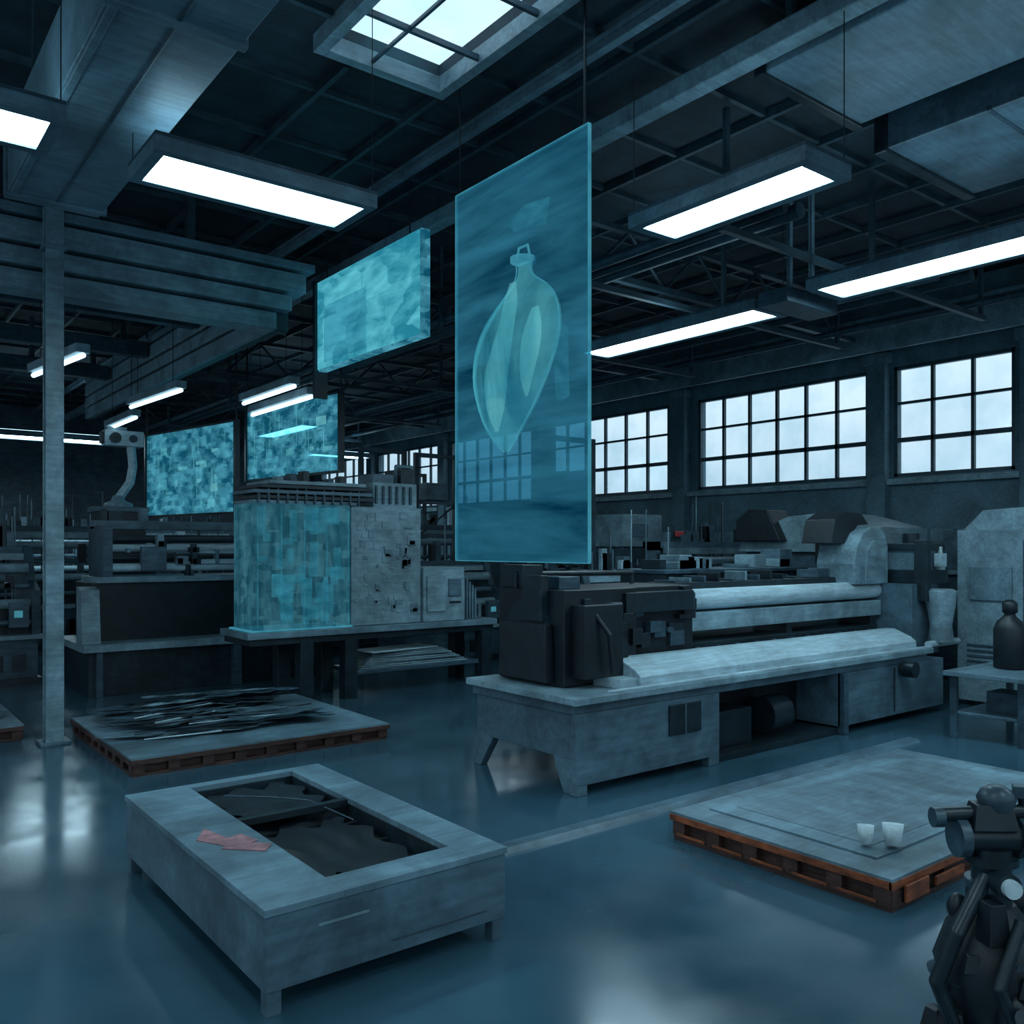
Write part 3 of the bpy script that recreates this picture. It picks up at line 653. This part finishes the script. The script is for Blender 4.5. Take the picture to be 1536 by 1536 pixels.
for (x_,y_) in ((9.3,17.3),(10.9,17.6),(7.9,20.8),(13.2,22.6),(11.3,13.2)):
    b=B("gantry_frame")
    for dx in (0,1.1): b.box(x_+dx-.05,x_+dx+.05,y_-.05,y_+.05,0,4.6,M_dsteel)
    for z_ in (2.6,3.4,4.5): b.box(x_,x_+1.1,y_-.04,y_+.04,z_,z_+.1,M_mid)
    b.cyl((x_,y_,2.6),(x_+1.1,y_,3.4),.025,M_dsteel,seg=8); b.box(x_+.2,x_+.8,y_-.15,y_+.15,3.5,3.9,M_grey)
    b.done(.005)
b=B("wall_workbench")
b.box(15.9,16.75,6.9,11.2,1.9,1.98,M_light); b.box(16.0,16.7,7.0,11.1,0,1.9,M_mid)
r=random.Random(11); y_=7.0
while y_<10.9:
    w=r.uniform(.2,.6); h_=r.uniform(.2,.8); b.box(16.1,16.6,y_,y_+w,1.98,1.98+h_,r.choice([M_light,M_grey,M_dark,M_mid,M_steel])); y_+=w+.06
b.done(.01)
b=B("covered_machine")
b.box(14.0,15.6,7.9,10.6,0,2.3,M_mid)
b.prism([(7.8,2.3),(10.7,2.3),(10.6,2.6),(9.6,2.95),(8.9,3.0),(8.0,2.75)],'x',13.9,15.7,M_light)
b.box(13.85,13.9,8.2,9.0,2.1,2.5,M_black); b.prism([(9.6,2.5),(10.6,2.5),(10.6,2.9),(10.3,3.1),(9.9,3.08)],'x',13.7,14.3,M_black); b.box(13.95,14.0,9.2,10.4,1.4,2.0,M_dark)
b.done(.02)
b=B("storage_crate")
b.box(13.5,14.6,13.4,14.4,0,2.4,M_mid); b.box(13.45,14.65,13.35,14.45,2.4,3.1,M_light); b.box(13.7,14.2,13.33,13.36,2.6,2.9,M_grey)
b.box(14.7,15.4,13.5,14.3,0,2.7,M_dark)
b.box(14.7,15.5,13.1,13.4,2.5,2.75,M_mid); b.box(14.8,15.05,13.05,13.1,2.62,2.74,M_reddot); b.box(15.2,15.3,13.05,13.1,2.6,2.66,M_reddot)
b.done(.01)
b=B("long_dark_conveyor")
b.box(9.6,13.2,8.7,9.6,1.55,2.0,M_dark); b.box(9.55,13.25,8.65,9.65,2.0,2.06,M_mid)
for x_ in (9.8,11.4,13.0): b.box(x_-.06,x_+.06,8.8,9.5,0,1.55,M_mid)
for k in range(7): b.box(10+.5*k,10.05+.5*k,8.66,8.7,1.6,1.95,M_mid)
r=random.Random(31)
for k in range(14): 
    x_=r.uniform(9.7,12.8); b.box(x_,x_+r.uniform(.1,.35),8.9,9.3,2.06,2.06+r.uniform(.05,.3),r.choice([M_dark,M_light,M_grey,M_mid]))
b.done(.01)

# ------------------------------------------------------------------ foreground gripper rig
b=B("articulated_gripper_rig")
px,py=3.74,1.62
rt=Vector((.788,-.6157,0)); fw=Vector((.6157,.788,0))
def P(u,v,z): 
    q=Vector((px,py,z))+rt*u+fw*v; return (q.x,q.y,z)
b.lathe((px,py,0),(0,0,1),[(0,.32),(.04,.32),(.06,.18),(.12,.12),(.45,.1)],M_dark,24)
b.lathe((px,py,.40),(0,0,1),[(0,.12),(.06,.16),(.3,.22),(.45,.17),(.56,.09)],M_black,10)
r=random.Random(21)
for k in range(40):
    a=r.uniform(0,6.28); rr=r.uniform(.12,.24)*(1 if k%2 else .85); zz=r.uniform(.45,.95); rr*=1-.5*max(0,(zz-.7))/.25*.5; w=r.uniform(.03,.075); h_=r.uniform(.05,.16)
    c=P(rr*math.cos(a),rr*math.sin(a),zz)
    if k%3==0: b.sph(c,w,M_black,(1,1,1.4),12)
    elif k%3==1: b.box(c[0]-w,c[0]+w,c[1]-w,c[1]+w,zz-h_/2,zz+h_/2,M_black,rz=a,taper=.015)
    else: b.cyl(c,P((rr+.05)*math.cos(a),(rr+.05)*math.sin(a),zz+r.uniform(-.05,.08)),w*.6,M_mid if k%6==2 else M_dark,seg=12)
b.tube([P(-.2,-.1,.5),P(-.27,-.1,.68),P(-.2,-.12,.88),P(-.05,-.05,1.08)],.03,M_dark); b.tube([P(.0,-.22,.5),P(-.1,-.24,.72),P(.02,-.18,.95)],.025,M_dark)
b.cyl((px,py,.9),(px,py,1.18),.075,M_dark); b.cyl((px,py,1.02),(px,py,1.05),.1,M_mid); b.cyl((px,py,1.12),(px,py,1.15),.1,M_dark)
b.cyl(P(-.01,-.15,1.07),P(-.01,-.18,1.07),.035,M_paper); b.cyl(P(-.01,-.06,1.07),P(-.01,-.15,1.07),.05,M_dark)
b.cyl(P(-.13,0,1.22),P(.4,0,1.22),.06,M_dark); b.cyl(P(-.15,0,1.22),P(-.11,0,1.22),.08,M_mid); b.cyl(P(.1,0,1.22),P(.15,0,1.22),.085,M_mid)
b.cyl(P(-.22,0,1.31),P(.3,0,1.33),.03,M_dark); b.cyl(P(-.24,0,1.30),P(-.2,0,1.30),.04,M_mid)
b.box(px-.1,px+.08,py-.06,py+.06,1.26,1.36,M_dark,rz=-.7,taper=.02); b.lathe(P(.02,0,1.33),(0,0,1),[(0,.06),(.05,.075),(.08,.06),(.1,.03)],M_mid,12)
b.cyl(P(.14,0,1.33),P(.12,0,1.42),.022,M_dark); q=P(.12,0,1.4); b.box(q[0]-.03,q[0]+.03,q[1]-.03,q[1]+.03,1.38,1.43,M_mid,rz=.5)
b.tube([P(.3,0,1.3),P(.35,-.05,1.15),P(.25,-.1,1.0),P(.2,-.12,.85)],.025,M_dark)
b.done(.004)

# ------------------------------------------------------------------ world
w=bpy.data.worlds.new("overcast_sky"); sc.world=w; w.use_nodes=True
nt=w.node_tree; n=nt.nodes; l=nt.links; bg=n["Background"]
tc=n.new("ShaderNodeTexCoord"); sp=n.new("ShaderNodeSeparateXYZ"); l.new(tc.outputs["Generated"],sp.inputs[0])
cr=n.new("ShaderNodeValToRGB"); e=cr.color_ramp.elements
e[0].position=.0; e[0].color=(.27,.42,.51,1); e[1].position=.5; e[1].color=(.60,.86,1.0,1)
x=e.new(.09); x.color=(.44,.60,.69,1); x=e.new(.15); x.color=(.55,.71,.79,1)
l.new(sp.outputs["Z"],cr.inputs[0]); l.new(cr.outputs[0],bg.inputs["Color"]); bg.inputs["Strength"].default_value=1.4

# ------------------------------------------------------------------ camera
cd=bpy.data.cameras.new("camera"); co=bpy.data.objects.new("camera",cd); sc.collection.objects.link(co)
co.location=(0,0,2.4); co.rotation_euler=(math.radians(90),0,math.radians(-38))
cd.sensor_width=36; cd.lens=36*1320/1536; cd.shift_y=52/1536; cd.clip_end=200
sc.camera=co
sc.view_settings.view_transform='Standard'
sc.view_settings.exposure=0.12
